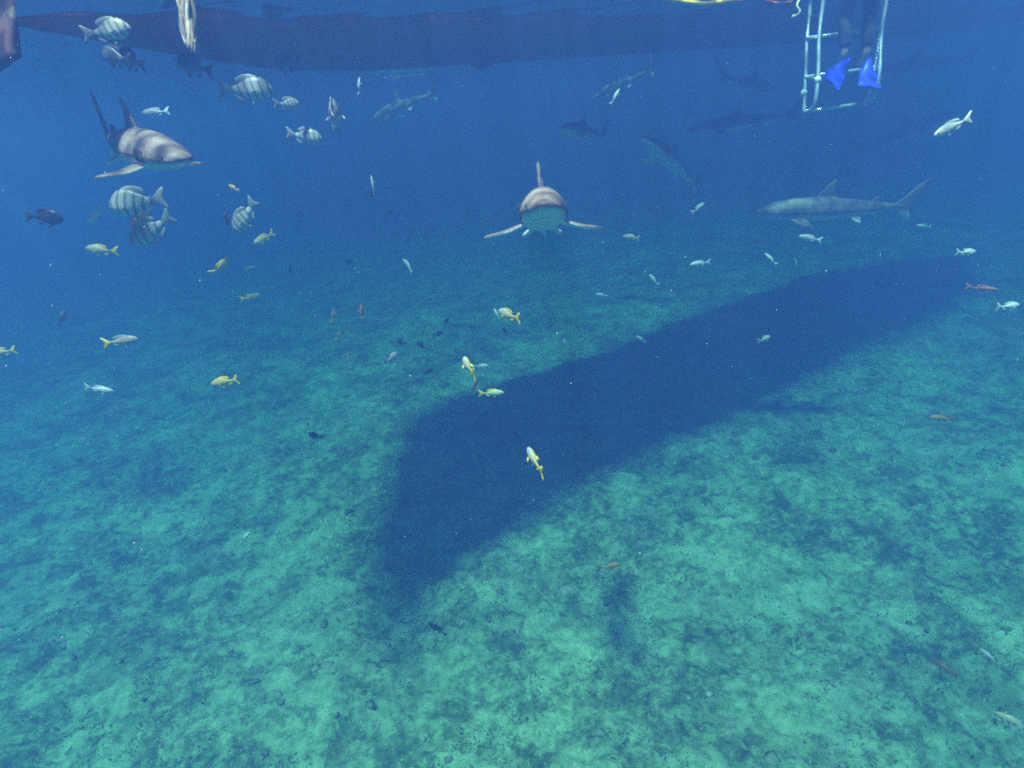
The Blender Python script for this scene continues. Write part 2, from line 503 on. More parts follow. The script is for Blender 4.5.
for (xa, ya, xb, yb) in ((805, 77, 818, 79), (806, 38, 819, 38)):
    lpart('brace', [lp(xa, ya), lp(xb, yb, -0.2)], 0.012)
for (xa, ya, d_) in ((818, 80, -0.2), (865, 103, 0.0), (804, 93, 0.0), (876, 68, 0.0)):
    p = lp(xa, ya, d_)
    lpart('clamp', [p + UP * -0.03, p + UP * -0.012, p + UP * 0.012, p + UP * 0.03], [0.022, 0.034, 0.034, 0.022], plain('bright_steel', (0.85, 0.86, 0.86), 0.2, 0.05))
# stand-offs to the hull
for (xa, ya) in ((810, 6), (880, 26)):
    p = up_to(lp(xa, ya), SURF + 0.3); q_ = p + Vector((-0.4, 1.1, 0.1)); lpart('bracket', [p, q_], 0.016)

# ------------------------------------------------------------------ person climbing out, standing on the ladder
def skin_body(name, verts, edges, radii, mat, root=0, sub=2):
    me = bpy.data.meshes.new(name); me.from_pydata([tuple(v) for v in verts], edges, [])
    o = bpy.data.objects.new(name, me); C.objects.link(o)
    o.modifiers.new('skin', 'SKIN'); sv = me.skin_vertices[0].data
    for i, r in enumerate(radii):
        sv[i].radius = r if hasattr(r, '__len__') else (r, r); sv[i].use_root = (i == root)
    mm = o.modifiers.new('sub', 'SUBSURF'); mm.levels = mm.render_levels = sub
    dg = bpy.context.evaluated_depsgraph_get(); dg.update()
    m2 = bpy.data.meshes.new_from_object(o.evaluated_get(dg))
    bpy.data.objects.remove(o)
    m2.name = name; m2.materials.clear(); m2.materials.append(mat)
    m2.polygons.foreach_set('use_smooth', [True] * len(m2.polygons)); m2.update()
    return m2


foot_l = at(843, 65, LD - 0.05); foot_r = at(865, 64, LD - 0.05)
ground = (foot_l + foot_r) / 2
side = (foot_r - foot_l); side.z = 0; side.normalize()
fw = Vector((-side.y, side.x, 0))                       # faces the boat, away from the viewer
Z = Vector((0, 0, 1))
hip = ground + Z * 0.86 + fw * -0.06
K = {
 'pelvis': (hip, (0.15, 0.11)), 'waist': (hip + Z * 0.2, (0.135, 0.10)), 'chest': (hip + Z * 0.42 + fw * 0.05, (0.165, 0.11)),
 'neck0': (hip + Z * 0.56 + fw * 0.07, 0.07), 'neck': (hip + Z * 0.62 + fw * 0.09, 0.055), 'skull0': (hip + Z * 0.70 + fw * 0.11, (0.07, 0.08)), 'skull': (hip + Z * 0.79 + fw * 0.11, (0.075, 0.095)), 'crown': (hip + Z * 0.86 + fw * 0.10, (0.05, 0.06)),
}
def limb(prefix, pts): 
    for i, (p, r) in enumerate(pts): K[f'{prefix}{i}'] = (p, r)
for nm, sg, ft in (('l', -1, foot_l), ('r', 1, foot_r)):
    hp = hip + side * sg * 0.10 - Z * 0.06
    kn = hip + side * sg * 0.12 - Z * 0.42 + fw * 0.12
    an = ft + Z * 0.08
    limb('leg' + nm, [(hp, 0.085), ((hp + kn) / 2, 0.078), (kn, 0.056), (kn * 0.6 + an * 0.4 - fw * 0.02, 0.056), (an, 0.036), (ft + fw * 0.06 + Z * 0.02, 0.035), (ft + fw * 0.13 + Z * 0.0, 0.028)])
    sh = hip + Z * 0.50 + side * sg * 0.19 + fw * 0.05
    el = sh + side * sg * 0.13 - Z * 0.22 + fw * 0.12
    hd = sh + side * sg * 0.10 - Z * 0.06 + fw * 0.36
    limb('arm' + nm, [(sh, 0.06), (el, 0.042), ((el + hd) / 2, 0.038), (hd, 0.027), (hd + fw * 0.06, 0.032)])
names = list(K)
ix = {k: i for i, k in enumerate(names)}
E_ = [('pelvis', 'waist'), ('waist', 'chest'), ('chest', 'neck0'), ('neck0', 'neck'), ('neck', 'skull0'), ('skull0', 'skull'), ('skull', 'crown')]
for nm in 'lr':
    E_ += [('pelvis', f'leg{nm}0')] + [(f'leg{nm}{i}', f'leg{nm}{i+1}') for i in range(6)]
    E_ += [('chest', f'arm{nm}0')] + [(f'arm{nm}{i}', f'arm{nm}{i+1}') for i in range(4)]
SKIN = plain('skin', (0.62, 0.36, 0.27), 0.55, 0.1)
base = ground
vv = [K[k_][0] - base for k_ in names]; ee = [(ix[a], ix[b]) for a, b in E_]
rr_ = [K[k_][1] for k_ in names]
me = skin_body('person', vv, ee, rr_, SKIN)
person = link('person', me); person.location = base
tag(person, 'person in dark wetsuit and bright blue fins standing on the boat ladder', 'person')
# five fingers closing on each rail
for nm, sg in (('l', -1), ('r', 1)):
    pb = K[f'arm{nm}4'][0] - base
    for q_ in range(5):
        off = Z * (0.028 - q_ * 0.019) if q_ < 4 else Z * 0.02
        s0 = pb + off + fw * 0.01; ln = (0.045, 0.05, 0.046, 0.036, 0.035)[q_]
        inn = side * (-sg if q_ < 4 else sg * 0.4)
        v, f = tube(smooth_path([s0, s0 + fw * ln, s0 + fw * (ln + 0.02) + inn * 0.025, s0 + fw * ln * 0.8 + inn * 0.045], 3), [0.009] * 9 + [0.006], 6)
        link('finger', mesh('finger', v, f, [SKIN]), person)
# face turned to the boat, hair
hc = K['skull'][0] - base
for sg in (-1, 1):
    v, f = tube([hc + fw * 0.082 + side * sg * 0.032 - Z * 0.01, hc + fw * 0.096 + side * sg * 0.032 - Z * 0.01], [0.012, 0.006], 8)
    link('eye', mesh('eye', v, f, [plain('eye_white', (0.7, 0.7, 0.7), 0.3)]), person)
    v, f = slab([hc + side * sg * 0.078 + Z * a + fw * b for a, b in ((0.03, 0), (0.02, 0.022), (-0.03, 0.012), (-0.035, -0.005), (0.0, -0.018))], side, 0.02)
    link('ear', mesh('ear', v, f, [SKIN]), person)
v, f = tube([hc + fw * 0.085 + Z * 0.005, hc + fw * 0.108 - Z * 0.035, hc + fw * 0.085 - Z * 0.045], [0.008, 0.015, 0.008], 8); link('nose', mesh('nose', v, f, [SKIN]), person)
v, f = tube([hc + fw * 0.080 - Z * 0.07 - side * 0.025, hc + fw * 0.092 - Z * 0.068, hc + fw * 0.080 - Z * 0.07 + side * 0.025], [0.004, 0.008, 0.004], 6); link('mouth', mesh('mouth', v, f, [plain('lips', (0.45, 0.18, 0.16))]), person)
iv2 = [Vector((a[0] * 0.088, a[1] * 0.104, a[2] * 0.1)) for a in iv]
v = [hc + side * a.x + fw * (a.y - 0.016) + Z * (max(a.z, -0.05) + 0.02) for a in iv2]
me = mesh('hair', v, [tuple(q_) for q_ in ifc], [plain('hair', (0.05, 0.035, 0.025))]); link('hair', me, person)
# wetsuit: the same skeleton up to ankles, wrists and neck, a little fuller
suit = [k_ for k_ in names if not (k_.startswith('skull') or k_ in ('crown', 'neck') or k_[-1] in '56' and k_.startswith('leg') or k_[-1] == '4' and k_.startswith('arm') or k_ in ('legl4', 'legr4'))]
sx_ = {k_: i for i, k_ in enumerate(suit)}
sv = []
for k_ in suit: sv.append(K[k_][0] - base)
for nm in 'lr':                                          # cuffs a hand above the ankle
    sx_[f'cuff{nm}'] = len(sv); sv.append(K[f'leg{nm}3'][0] * 0.25 + K[f'leg{nm}4'][0] * 0.75 - base)
sr = []
for k_ in suit:
    r_ = K[k_][1]; sr.append(tuple(a + 0.012 for a in r_) if hasattr(r_, '__len__') else r_ + 0.012)
sr += [0.052, 0.052]
se = [(sx_[a], sx_[b]) for a, b in E_ if a in sx_ and b in sx_] + [(sx_['legl3'], sx_['cuffl']), (sx_['legr3'], sx_['cuffr'])]
n = N('neoprene'); n.set('Roughness', 0.8); n.color(n.mix(n.noise(12), (0.02, 0.02, 0.025), (0.045, 0.045, 0.055)))
me = skin_body('wetsuit', sv, se, sr, n.m); link('wetsuit', me, person)
# fins: foot pocket and ribbed blade
BLUE = plain('blue_fin_rubber', (0.02, 0.05, 0.85), 0.4, 0.2, 10)
def swim_fin(foot, tipdir, wide, length):
    tipdir = tipdir.normalized(); wide = (wide - tipdir * wide.dot(tipdir)).normalized(); nn = tipdir.cross(wide)
    v, f = [], []
    prof = ((-0.12, 0.045, 0.042), (-0.06, 0.052, 0.05), (0.03, 0.055, 0.045), (0.09, 0.06, 0.03), (0.12, 0.075, 0.014), (0.20, 0.092, 0.009), (0.30, 0.105, 0.007), (length - 0.03, 0.118, 0.006), (length, 0.108, 0.004))
    for s_, wv, th in prof:
        for q_ in range(12):
            t_ = q_ / 12 * 6.283
            v.append(foot + tipdir * (s_ - (0.03 if abs(math.cos(t_)) < 0.3 and s_ > length - 0.02 else 0)) + wide * wv * 0.88 * math.cos(t_) + nn * th * math.sin(t_))
    for i in range(len(prof) - 1):
        for q_ in range(12): f.append((i * 12 + q_, i * 12 + (q_ + 1) % 12, (i + 1) * 12 + (q_ + 1) % 12, (i + 1) * 12 + q_))
    f += [tuple(range(12))[::-1], tuple((len(prof) - 1) * 12 + q_ for q_ in range(12))]
    me = mesh('swim_fin', v, f, [BLUE]); fix_normals(me)
    o = link('swim_fin', me, person); o.location = -base
    for sg in (-1, 1):
        P = [foot + tipdir * s_ + wide * sg * (wv * 0.85) for s_, wv, th in prof[3:]]
        v, f = tube(P, 0.011, 6); r_ = link('side_rib', mesh('side_rib', v, f, [BLUE]), o)
    return o
swim_fin(foot_l, at(824, 93, LD - 0.32) - foot_l, RIGHT * 0.8 + UP * -0.55 + FWD * 0.1, 0.40)
swim_fin(foot_r + RIGHT * 0.02, at(868, 92, LD - 0.25) - foot_r, RIGHT + UP * 0.05, 0.37)

# ------------------------------------------------------------------ ropes
n = N('tan_rope'); n.set('Roughness', 0.9)
n.color(n.mix(n.noise(30, 4), (0.16, 0.09, 0.055), (0.50, 0.36, 0.24)))
TAN = n.m
PALE = plain('pale_rope', (0.50, 0.42, 0.32), 0.9, 0.4, 40)
rope = bpy.data.objects.new('frayed_rope', None); C.objects.link(rope)
RD = 3.4
rope.location = at(190, 52, RD)
tag(rope, 'frayed tan rope end hanging against the dark hull', 'rope')
for i in range(18):
    k = ((i * 7) % 18) / 17 - 0.5
    ph = i * 1.7
    pts = []
    for j, t_ in enumerate(np.linspace(0, 1, 9)):
        pxx = 183 + 8 * t_ + k * (15 - 5 * t_) + 2.2 * math.sin(ph + t_ * 6); pyy = -22 + t_ * (66 + 9 * ((i * 7) % 5) / 4)
        pts.append(at(pxx, pyy, RD + 0.03 * math.sin(ph * 2 + t_ * 4)) - rope.location)
    v, f = tube(smooth_path(pts, 3), [0.011] * 18 + [0.010, 0.009, 0.008, 0.007, 0.005, 0.004, 0.002], 6)
    link('strand', mesh('strand', v, f, [PALE if (i * 5) % 3 == 0 else TAN]), rope)
v, f = tube(smooth_path([at(183, -22, RD + 0.02) - rope.location, at(186, 10, RD + 0.02) - rope.location, at(189, 34, RD + 0.02) - rope.location, at(191, 50, RD + 0.02) - rope.location], 4), [0.036] * 5 + [0.03] * 5 + [0.02, 0.012, 0.006], 10)
link('core', mesh('core', v, f, [TAN]), rope)
n = N('refraction_yellow'); n.set('Roughness', 0.5)
n.color(n.ramp(n.noise(1.6, 2), [(0.4, (0.8, 0.16, 0.02)), (0.52, (0.85, 0.55, 0.03))]))
YEL = n.m
def streak_points(px):
    return [Vector((p.x, p.y, p.z)) for p in (at(a, b, d) for a, b, d in px)]
v, f = tube(smooth_path(streak_points([(640, -9, 5.2), (665, -1, 5.2), (690, 2.5, 5.2), (706, 4, 5.2), (722, 2, 5.2), (742, 0, 5.2), (758, -3, 5.2), (768, 1, 5.2), (778, 3, 5.2), (792, 2, 5.2)]), 5), [0.02] * 24 + [0.009] * 22, 8)  # tube added to imitate yellow and orange light refracted at the surface
tag(link('refraction_streak', mesh('refraction_streak', v, f, [YEL])), 'thin yellow and orange streak of refracted colour at the surface beside the ladder', 'rope')
v, f = tube(smooth_path([at(799, 0, 5.0), at(797, 6, 5.0), at(800, 11, 5.0), at(797, 15, 5.0), at(792, 17, 5.0)], 4), [0.008] * 13 + [0.013] * 3 + [0.008], 8)
tag(link('line_end', mesh('line_end', v, f, [plain('pale_yellow_line', (0.75, 0.72, 0.25))])), 'short curl of pale yellow line just left of the ladder', 'rope')
# ------------------------------------------------------------------ sharks
SH = [(0.0, .006, .005, .004), (.015, .026, .015, .002), (.045, .045, .028, 0), (.09, .058, .043, 0), (.15, .067, .056, .002), (.23, .073, .067, .003), (.33, .074, .072, .004), (.43, .068, .069, .004), (.53, .055, .058, .003), (.63, .037, .043, .003), (.72, .021, .028, .003), (.78, .014, .019, .003), (.84, .009, .016, .008)]


def shark_section(t):
    T = [s[0] for s in SH]
    return [float(np.interp(t, T, [s[i] for s in SH])) for i in (1, 2, 3)]


def shark_mesh(name, bend, mats):
    V, Fc = [], []
    k = 20
    for t, w_, h_, zc in SH:
        for q_ in range(k):
            a = q_ / k * 2 * math.pi
            s_, c_ = math.sin(a), math.cos(a)
            wy = w_ * math.copysign(abs(s_) ** 0.9, s_)
            wy *= 1 - 0.24 * max(0, c_) * min(1, t / 0.12)
            V.append((0.5 - t, wy, zc + h_ * c_ * (1.0 if c_ > 0 else 0.86)))
    for i in range(len(SH) - 1):
        for q_ in range(k): Fc.append((i * k + q_, i * k + (q_ + 1) % k, (i + 1) * k + (q_ + 1) % k, (i + 1) * k + q_))
    Fc += [tuple(range(k))[::-1], tuple((len(SH) - 1) * k + q_ for q_ in range(k))]
    def add(pts, nrm, th):
        b0 = len(V); v, f = slab(pts, nrm, th); V.extend(v); Fc.extend(tuple(b0 + i for i in q_) for q_ in f)
    X = lambda t: 0.5 - t
    add([(X(.335), 0, .05), (X(.375), 0, .105), (X(.415), 0, .150), (X(.445), 0, .172), (X(.452), 0, .168), (X(.447), 0, .13), (X(.452), 0, .095), (X(.475), 0, .055)], (0, 1, 0), .013)   # first dorsal
    add([(X(.645), 0, .03), (X(.675), 0, .062), (X(.69), 0, .066), (X(.692), 0, .05), (X(.715), 0, .025)], (0, 1, 0), .016)
    add([(X(.655), 0, -.025), (X(.69), 0, -.06), (X(.703), 0, -.064), (X(.70), 0, -.045), (X(.72), 0, -.018)], (0, 1, 0), .016)
    add([(X(.775), 0, .012), (X(.83), 0, .055), (X(.90), 0, .115), (X(.965), 0, .162), (X(.995), 0, .178), (X(1.0), 0, .165), (X(.985), 0, .135), (X(.96), 0, .128), (X(.93), 0, .088), (X(.885), 0, .035), (X(.868), 0, .0), (X(.872), 0, -.035), (X(.885), 0, -.078), (X(.872), 0, -.08), (X(.835), 0, -.05), (X(.79), 0, -.012)], (0, 1, 0), .013)   # tail
    for sg in (-1, 1):
        add([(X(.215), sg * .055, -.035), (X(.24), sg * .105, -.053), (X(.275), sg * .155, -.060), (X(.318), sg * .195, -.066), (X(.328), sg * .196, -.066), (X(.325), sg * .15, -.060), (X(.318), sg * .105, -.053), (X(.31), sg * .05, -.036)], (0, .3 * sg, 1), .012)   # pectoral
        add([(X(.54), sg * .035, -.04), (X(.57), sg * .065, -.062), (X(.595), sg * .075, -.068), (X(.60), sg * .05, -.055), (X(.605), sg * .02, -.038)], (0, .5 * sg, 1), .016)     # pelvic
    me = mesh(name, V, Fc, [], True); fix_normals(me)
    o = bpy.data.objects.new(name, me); C.objects.link(o)
    rm = o.modifiers.new('remesh', 'REMESH'); rm.mode = 'VOXEL'; rm.voxel_size = 0.0035
    sm = o.modifiers.new('smooth', 'SMOOTH'); sm.factor = 0.5; sm.iterations = 3
    dg = bpy.context.evaluated_depsgraph_get(); dg.update()
    m2 = bpy.data.meshes.new_from_object(o.evaluated_get(dg))
    bpy.data.objects.remove(o)
    co_ = np.empty(len(m2.vertices) * 3, np.float32); m2.vertices.foreach_get('co', co_); co_ = co_.reshape(-1, 3)
    t = 0.5 - co_[:, 0]
    co_[:, 1] += bend * np.clip((t - 0.3) / 0.7, 0, 1) ** 1.8 - 0.15 * bend * np.clip(0.25 - t, 0, 1) / 0.25
    m2.vertices.foreach_set('co', co_.reshape(-1)); m2.name = name
    m2.materials.clear()
    for m in mats: m2.materials.append(m)
    m2.polygons.foreach_set('use_smooth', [True] * len(m2.polygons)); m2.update()
    return m2


n = N('shark_skin'); n.set('Roughness', 0.55)
ob = n.xyz('Object'); nr = n.xyz('Normal')
f0 = n.math('MULTIPLY_ADD', nr[2], 0.035, ob[2])
f1 = n.math('MULTIPLY_ADD', n.math('MAXIMUM', n.math('SUBTRACT', n.math('ABSOLUTE', ob[1]), 0.07), 0.0), 0.55, f0)
f2 = n.math('MULTIPLY_ADD', n.noise(14, 4), 0.02, f1)
fac = n.ramp(n.math('MULTIPLY_ADD', f2, 4.0, 0.5), [(0.37, (0, 0, 0)), (0.50, (1, 1, 1))])
topc = n.ramp(n.noise(9, 6, 0.65), [(0.38, (0.085, 0.052, 0.042)), (0.5, (0.19, 0.12, 0.098)), (0.64, (0.36, 0.25, 0.21))])  # pale mottling in the skin colour stands in for dappled light
n.color(n.mix(fac, (0.76, 0.76, 0.72), topc))
SHARK = n.m
EYE_M = plain('fish_eye', (0.015, 0.015, 0.015), 0.15, 0.1)
SLIT = plain('gill_slit', (0.03, 0.025, 0.025), 0.8)
SM = {b: shark_mesh('shark', b, [SHARK]) for b in (-0.13, -0.05, 0.04, 0.11)}
sv_, sf_ = tube([(0, 0, -1), (0, 0, -.7), (0, 0, 0), (0, 0, .7), (0, 0, 1)], [0.05, .71, 1, .71, .05], 8)
EYE_ME = mesh('eye', sv_, sf_, [EYE_M])


def heading(theta, t):
    if hasattr(theta, '__len__'): return Vector(theta).normalized()        # a compass heading
    """direction seen at an angle in the picture; t = how much it runs away from (+) or towards (-) the viewer; None = level"""
    a = math.radians(theta)
    flat = RIGHT * math.cos(a) + UP * math.sin(a)
    if t is None: t = max(-2.2, min(2.2, -flat.z / FWD.z))
    return (flat + FWD * t).normalized()


def orient(o, d, p, s, roll=0.0, upv=None):
    u = Vector(upv) if upv is not None else Vector((0, 0, 1))
    if abs(d.dot(u)) > 0.93: u = -FWD
    y_ = u.cross(d).normalized(); z_ = d.cross(y_)
    M = Matrix((d, y_, z_)).transposed().to_4x4() @ Matrix.Rotation(math.radians(roll), 4, 'X')
    o.matrix_world = Matrix.Translation(p) @ M @ Matrix.Scale(s, 4)


def shark(px, py, dist, L, theta, t, bend, label, roll=0.0, detail=True):
    o = link('shark', SM[bend])
    orient(o, heading(theta, t), at(px, py, dist), L, roll)
    tag(o, label, 'shark', 'sharks circling under the boat')
    if detail:
        for sg in (-1, 1):
            w_, h_, zc = shark_section(.068)
            e = link('eye', EYE_ME, o); e.location = (0.5 - .068, sg * w_ * .93 - .11 * bend, zc + .006); e.rotation_euler = (math.pi / 2, 0, 0); e.scale = (.0075, .0075, .004)
            for i in range(5):
                tt = .185 + i * .0135; w_, h_, zc = shark_section(tt)
                P = [(0.5 - tt - .004 * math.sin(a), sg * (w_ * math.sin(a) ** .9 + .0002) - .15 * bend * max(0, .25 - tt) / .25, zc + h_ * math.cos(a)) for a in np.linspace(1.25, 1.95, 6)]
                v, f = tube(P, .0018, 5); link('gill_slit', mesh('gill_slit', v, f, [SLIT]), o)
        P = []
        for a in np.linspace(-1, 1, 13):
            tt = .062 + .042 * a * a; w_, h_, zc = shark_section(tt); yy = a * .8 * w_
            P.append((0.5 - tt, yy - .15 * bend * (.25 - tt) / .25, zc - .86 * h_ * math.sqrt(max(0, 1 - (yy / w_) ** 2)) + .001))
        v, f = tube(P, .0016, 5); link('mouth', mesh('mouth', v, f, [SLIT]), o)
    return o


shark(540, 215, 4.2, 2.0, 268, -4.4, 0.04, 'brown and white shark swimming head on towards the viewer', roll=-1)
shark(126, 147, 4.2, 1.85, (0.74, -0.66, -0.12), 0, 0.11, 'grey brown shark dappled with light below the left end of the boat')
shark(842, 210, 8.8, 2.5, 177, 0.25, -0.13, 'pale sided shark seen side on at right, tail fin raised', roll=0)
shark(677, 166, 8.4, 1.77, 166, -0.95, -0.05, 'dark shark silhouette right of the head on shark, nose to the left')
shark(748, 122, 10.2, 1.95, 183, 0.25, 0.04, 'large faint shark below the gap left of the ladder', detail=False)
shark(588, 133, 8.9, 1.52, 200, -1.2, -0.05, 'faint shark silhouette above and right of the head on shark', detail=False)
shark(900, 136, 12.3, 2.2, 8, -1.5, 0.04, 'faint dark shark below and right of the ladder', detail=False)
shark(625, 84, 14.5, 2.2, 182, 1.2, 0.04, 'dim light streaked shark just under the middle of the hull', detail=False)
shark(405, 106, 13.5, 2.2, 184, 0.7, -0.05, 'dim light streaked shark left of the middle, below the hull', detail=False)
shark(925, 66, 12.5, 2.1, 176, 0.5, 0.04, 'very faint shark close to the surface right of the ladder', detail=False)
shark(748, 84, 12.0, 1.9, 5, 0.6, 0.04, 'very faint shark close under the hull, left of the ladder', detail=False)

# ------------------------------------------------------------------ fish
BODY_U = [0, .05, .13, .26, .4, .56, .72, .86, 1.0]
BODY_H = [.10, .42, .68, .93, 1.0, .90, .62, .33, .21]
BODY_W = [.12, .50, .80, 1.0, .98, .80, .50, .25, .12]


def fish_mesh(name, hm, wm, bend, mats, fork=0.5, tall=1.0):
    V, Fc, MI = [], [], []
    k = 10
    for u, hh, ww in zip(BODY_U, BODY_H, BODY_W):
        x_ = 0.5 - u * 0.76
        for q_ in range(k):
            a = q_ / k * 2 * math.pi
            V.append((x_, wm * ww * math.sin(a) * (1 - .25 * abs(math.cos(a))), hm * hh * math.cos(a) * (1.0 if math.cos(a) > 0 else .9) - .012 * (1 - hh)))
    for i in range(len(BODY_U) - 1):
        for q_ in range(k): Fc.append((i * k + q_, i * k + (q_ + 1) % k, (i + 1) * k + (q_ + 1) % k, (i + 1) * k + q_)); MI.append(0)
    Fc += [tuple(range(k))[::-1], tuple((len(BODY_U) - 1) * k + q_ for q_ in range(k))]; MI += [0, 0]
    def add(pts, nrm, th, mi):
        b0 = len(V); v, f = slab(pts, nrm, th); V.extend(v)
        for q_ in f: Fc.append(tuple(b0 + i for i in q_)); MI.append(mi)
    p_ = hm * .21
    ht = .15 * tall
    add([(-.25, 0, p_ * .9), (-.33, 0, p_ + .03), (-.44, 0, ht), (-.5, 0, ht + .015), (-.47, 0, ht * .6), (-.5 + .13 * fork, 0, 0), (-.47, 0, -ht * .6), (-.5, 0, -ht - .015), (-.44, 0, -ht), (-.33, 0, -p_ - .03), (-.25, 0, -p_ * .9)], (0, 1, 0), .014, 1)
    add([(.27, 0, hm * .80), (.2, 0, hm + .012), (.1, 0, hm + .034), (-.04, 0, hm * .95 + .03), (-.14, 0, hm * .72 + .035), (-.2, 0, hm * .4), (0, 0, hm * .5), (.15, 0, hm * .5)], (0, 1, 0), .012, 2)
    add([(-.02, 0, -hm * .8), (-.08, 0, -hm - .02), (-.15, 0, -hm * .75 - .03), (-.21, 0, -hm * .42), (-.1, 0, -hm * .6)], (0, 1, 0), .012, 2)
    for sg in (-1, 1):
        add([(.25, sg * wm * .9, -.02), (.2, sg * (wm + .035), -.035), (.12, sg * (wm + .05), -.06), (.13, sg * (wm + .04), -.075), (.21, sg * wm * .95, -.055)], (0.3, sg, .3), .008, 2)
        add([(.2, sg * .015, -hm * .85), (.13, sg * .03, -hm - .045), (.1, sg * .03, -hm - .04), (.12, sg * .015, -hm * .85)], (0, sg, .2), .008, 2)
    W = []
    for x_, y_, z_ in V:
        s_ = 0.5 - x_
        W.append((x_, y_ + bend * max(0, (s_ - .25) / .75) ** 1.7 + bend * .25 * max(0, (.25 - s_) / .25), z_))
    me = mesh(name, W, Fc, mats, True, MI); fix_normals(me); return me


def fish_skin(name, back, flank, belly, stripe=None, lines=0.0, rough=0.38):
    n = N(name); n.set('Roughness', rough)
    z_ = n.xyz('Object')[2]
    zz_ = n.math('MULTIPLY_ADD', n.noise(9, 3), 0.04, n.math('ADD', z_, 0.48))
    c = n.ramp(zz_, [(0.36, belly), (0.49, flank), (0.62, back)])
    if stripe: c = n.mix(n.ramp(zz_, [(0.475, (0, 0, 0)), (0.495, (1, 1, 1)), (0.52, (1, 1, 1)), (0.54, (0, 0, 0))]), c, stripe)
    if lines:  # dark bars in the skin colour imitate stripes of ripple light
        w1 = n.math('SINE', n.math('MULTIPLY_ADD', n.xyz('Object')[0], 46.0, n.math('MULTIPLY', z_, 14.0)))
        c = n.mix(n.math('MULTIPLY', n.ramp(w1, [(0.25, (0, 0, 0)), (0.75, (1, 1, 1))]), lines), c, n.mix(0.75, c, (0.05, 0.055, 0.06)))
    c = n.mix(n.math('MULTIPLY', n.noise(40, 2), 0.35), c, n.mix(0.5, c, (0.05, 0.05, 0.05)))
    n.color(c); return n.m


YF = plain('yellow_fin', (0.88, 0.62, 0.03), 0.5, 0.15)
GF = plain('grey_fin', (0.26, 0.27, 0.27), 0.55, 0.2)
PF = plain('pale_fin', (0.55, 0.58, 0.55), 0.5, 0.15)
DF = plain('dark_fin', (0.03, 0.03, 0.035), 0.6, 0.2)
BF = plain('brown_fin', (0.28, 0.14, 0.08), 0.6, 0.2)
RF = plain('red_fin', (0.36, 0.16, 0.13), 0.6, 0.2)
KIND = {   # half height, half width, materials, fork, tail, length in metres, category word
 'chub':    (.215, .090, [fish_skin('chub_skin', (0.26, 0.27, 0.26), (0.56, 0.57, 0.54), (0.70, 0.70, 0.66), None, 0.85), GF, GF], .5, 1.0, .36),
 'snapper': (.135, .066, [fish_skin('snapper_skin', (0.42, 0.46, 0.46), (0.66, 0.62, 0.52), (0.78, 0.76, 0.72), (0.80, 0.55, 0.06)), YF, YF], .75, 1.0, .27),
 'silver':  (.120, .062, [fish_skin('silver_skin', (0.45, 0.52, 0.50), (0.70, 0.73, 0.70), (0.80, 0.80, 0.78)), PF, PF], .6, .9, .22),
 'slim':    (.075, .048, [fish_skin('slim_skin', (0.50, 0.45, 0.45), (0.76, 0.72, 0.70), (0.80, 0.78, 0.76)), PF, PF], .6, .7, .24),
 'red':     (.055, .040, [fish_skin('red_skin', (0.32, 0.14, 0.11), (0.42, 0.22, 0.18), (0.55, 0.42, 0.38)), RF, RF], .5, .6, .26),
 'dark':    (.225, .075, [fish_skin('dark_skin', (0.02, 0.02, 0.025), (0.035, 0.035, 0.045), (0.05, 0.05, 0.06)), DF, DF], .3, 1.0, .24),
 'brown':   (.165, .080, [fish_skin('brown_skin', (0.20, 0.11, 0.07), (0.38, 0.22, 0.14), (0.55, 0.45, 0.35)), BF, BF], .4, .9, .25),
 'yellow':  (.135, .068, [fish_skin('yellow_skin', (0.62, 0.42, 0.08), (0.74, 0.58, 0.20), (0.80, 0.76, 0.62)), YF, YF], .7, 1.0, .27),
}
FM = {}


def shaded(p):
    q_ = Minv @ (p - SUN_DIR * ((SURF - p.z) / -SUN_DIR.z))
    return -0.6 < q_.x < BL + 0.5 and (-1.2 if q_.x < 4 else -0.45) < q_.y < BB + 0.45


def fish(kind, px, py, lpx, theta, label, t=None, bend=0.0, L=None, group=None, roll=0.0):
    hm, wm, mats, fork, tall, L0 = KIND[kind]
    L = L or L0
    if py > 410 or not kind.startswith('chub') and kind != 'dark': L *= 0.72        # smaller fish, nearer the viewer
    key = (kind, bend)
    if key not in FM: FM[key] = fish_mesh(kind + '_fish', hm, wm, bend, mats, fork, tall)
    d = heading(theta, t)
    r = ray(px, py); rn = r.normalized()
    seen = max(0.3, math.sqrt(max(0, 1 - d.dot(rn) ** 2)))
    dist = F * L * seen / lpx * 1.03
    lim = 99.0                                       # stay between surface and seabed
    if r.z > 0: lim = (SURF - 0.14 - 0.25 * L - CAMZ) / r.z
    if r.z < 0: lim = (0.35 - CAMZ) / r.z
    if dist > lim: L *= lim / dist; dist = lim
    if kind not in ('dark', 'chub_d'):               # bright fish swim in the sun, outside the boat's shadow
        while dist > 2.2 and shaded(EYE + r * dist): L *= 0.95; dist *= 0.95
    o = link(kind + '_fish' if kind in ('chub', 'snapper') else 'fish', FM[key])
    orient(o, d, EYE + r * dist, L, roll)
    tag(o, label, 'fish', group or 'reef fish in the open water')
    if lpx >= 15:
        for sg in (-1, 1):
            e = link('eye', EYE_ME, o)
            e.location = (.5 - .09, sg * wm * .62 + bend * .25 * .6, hm * .14); e.rotation_euler = (math.pi / 2, 0, 0); e.scale = (.02, .02, .009)
    return o


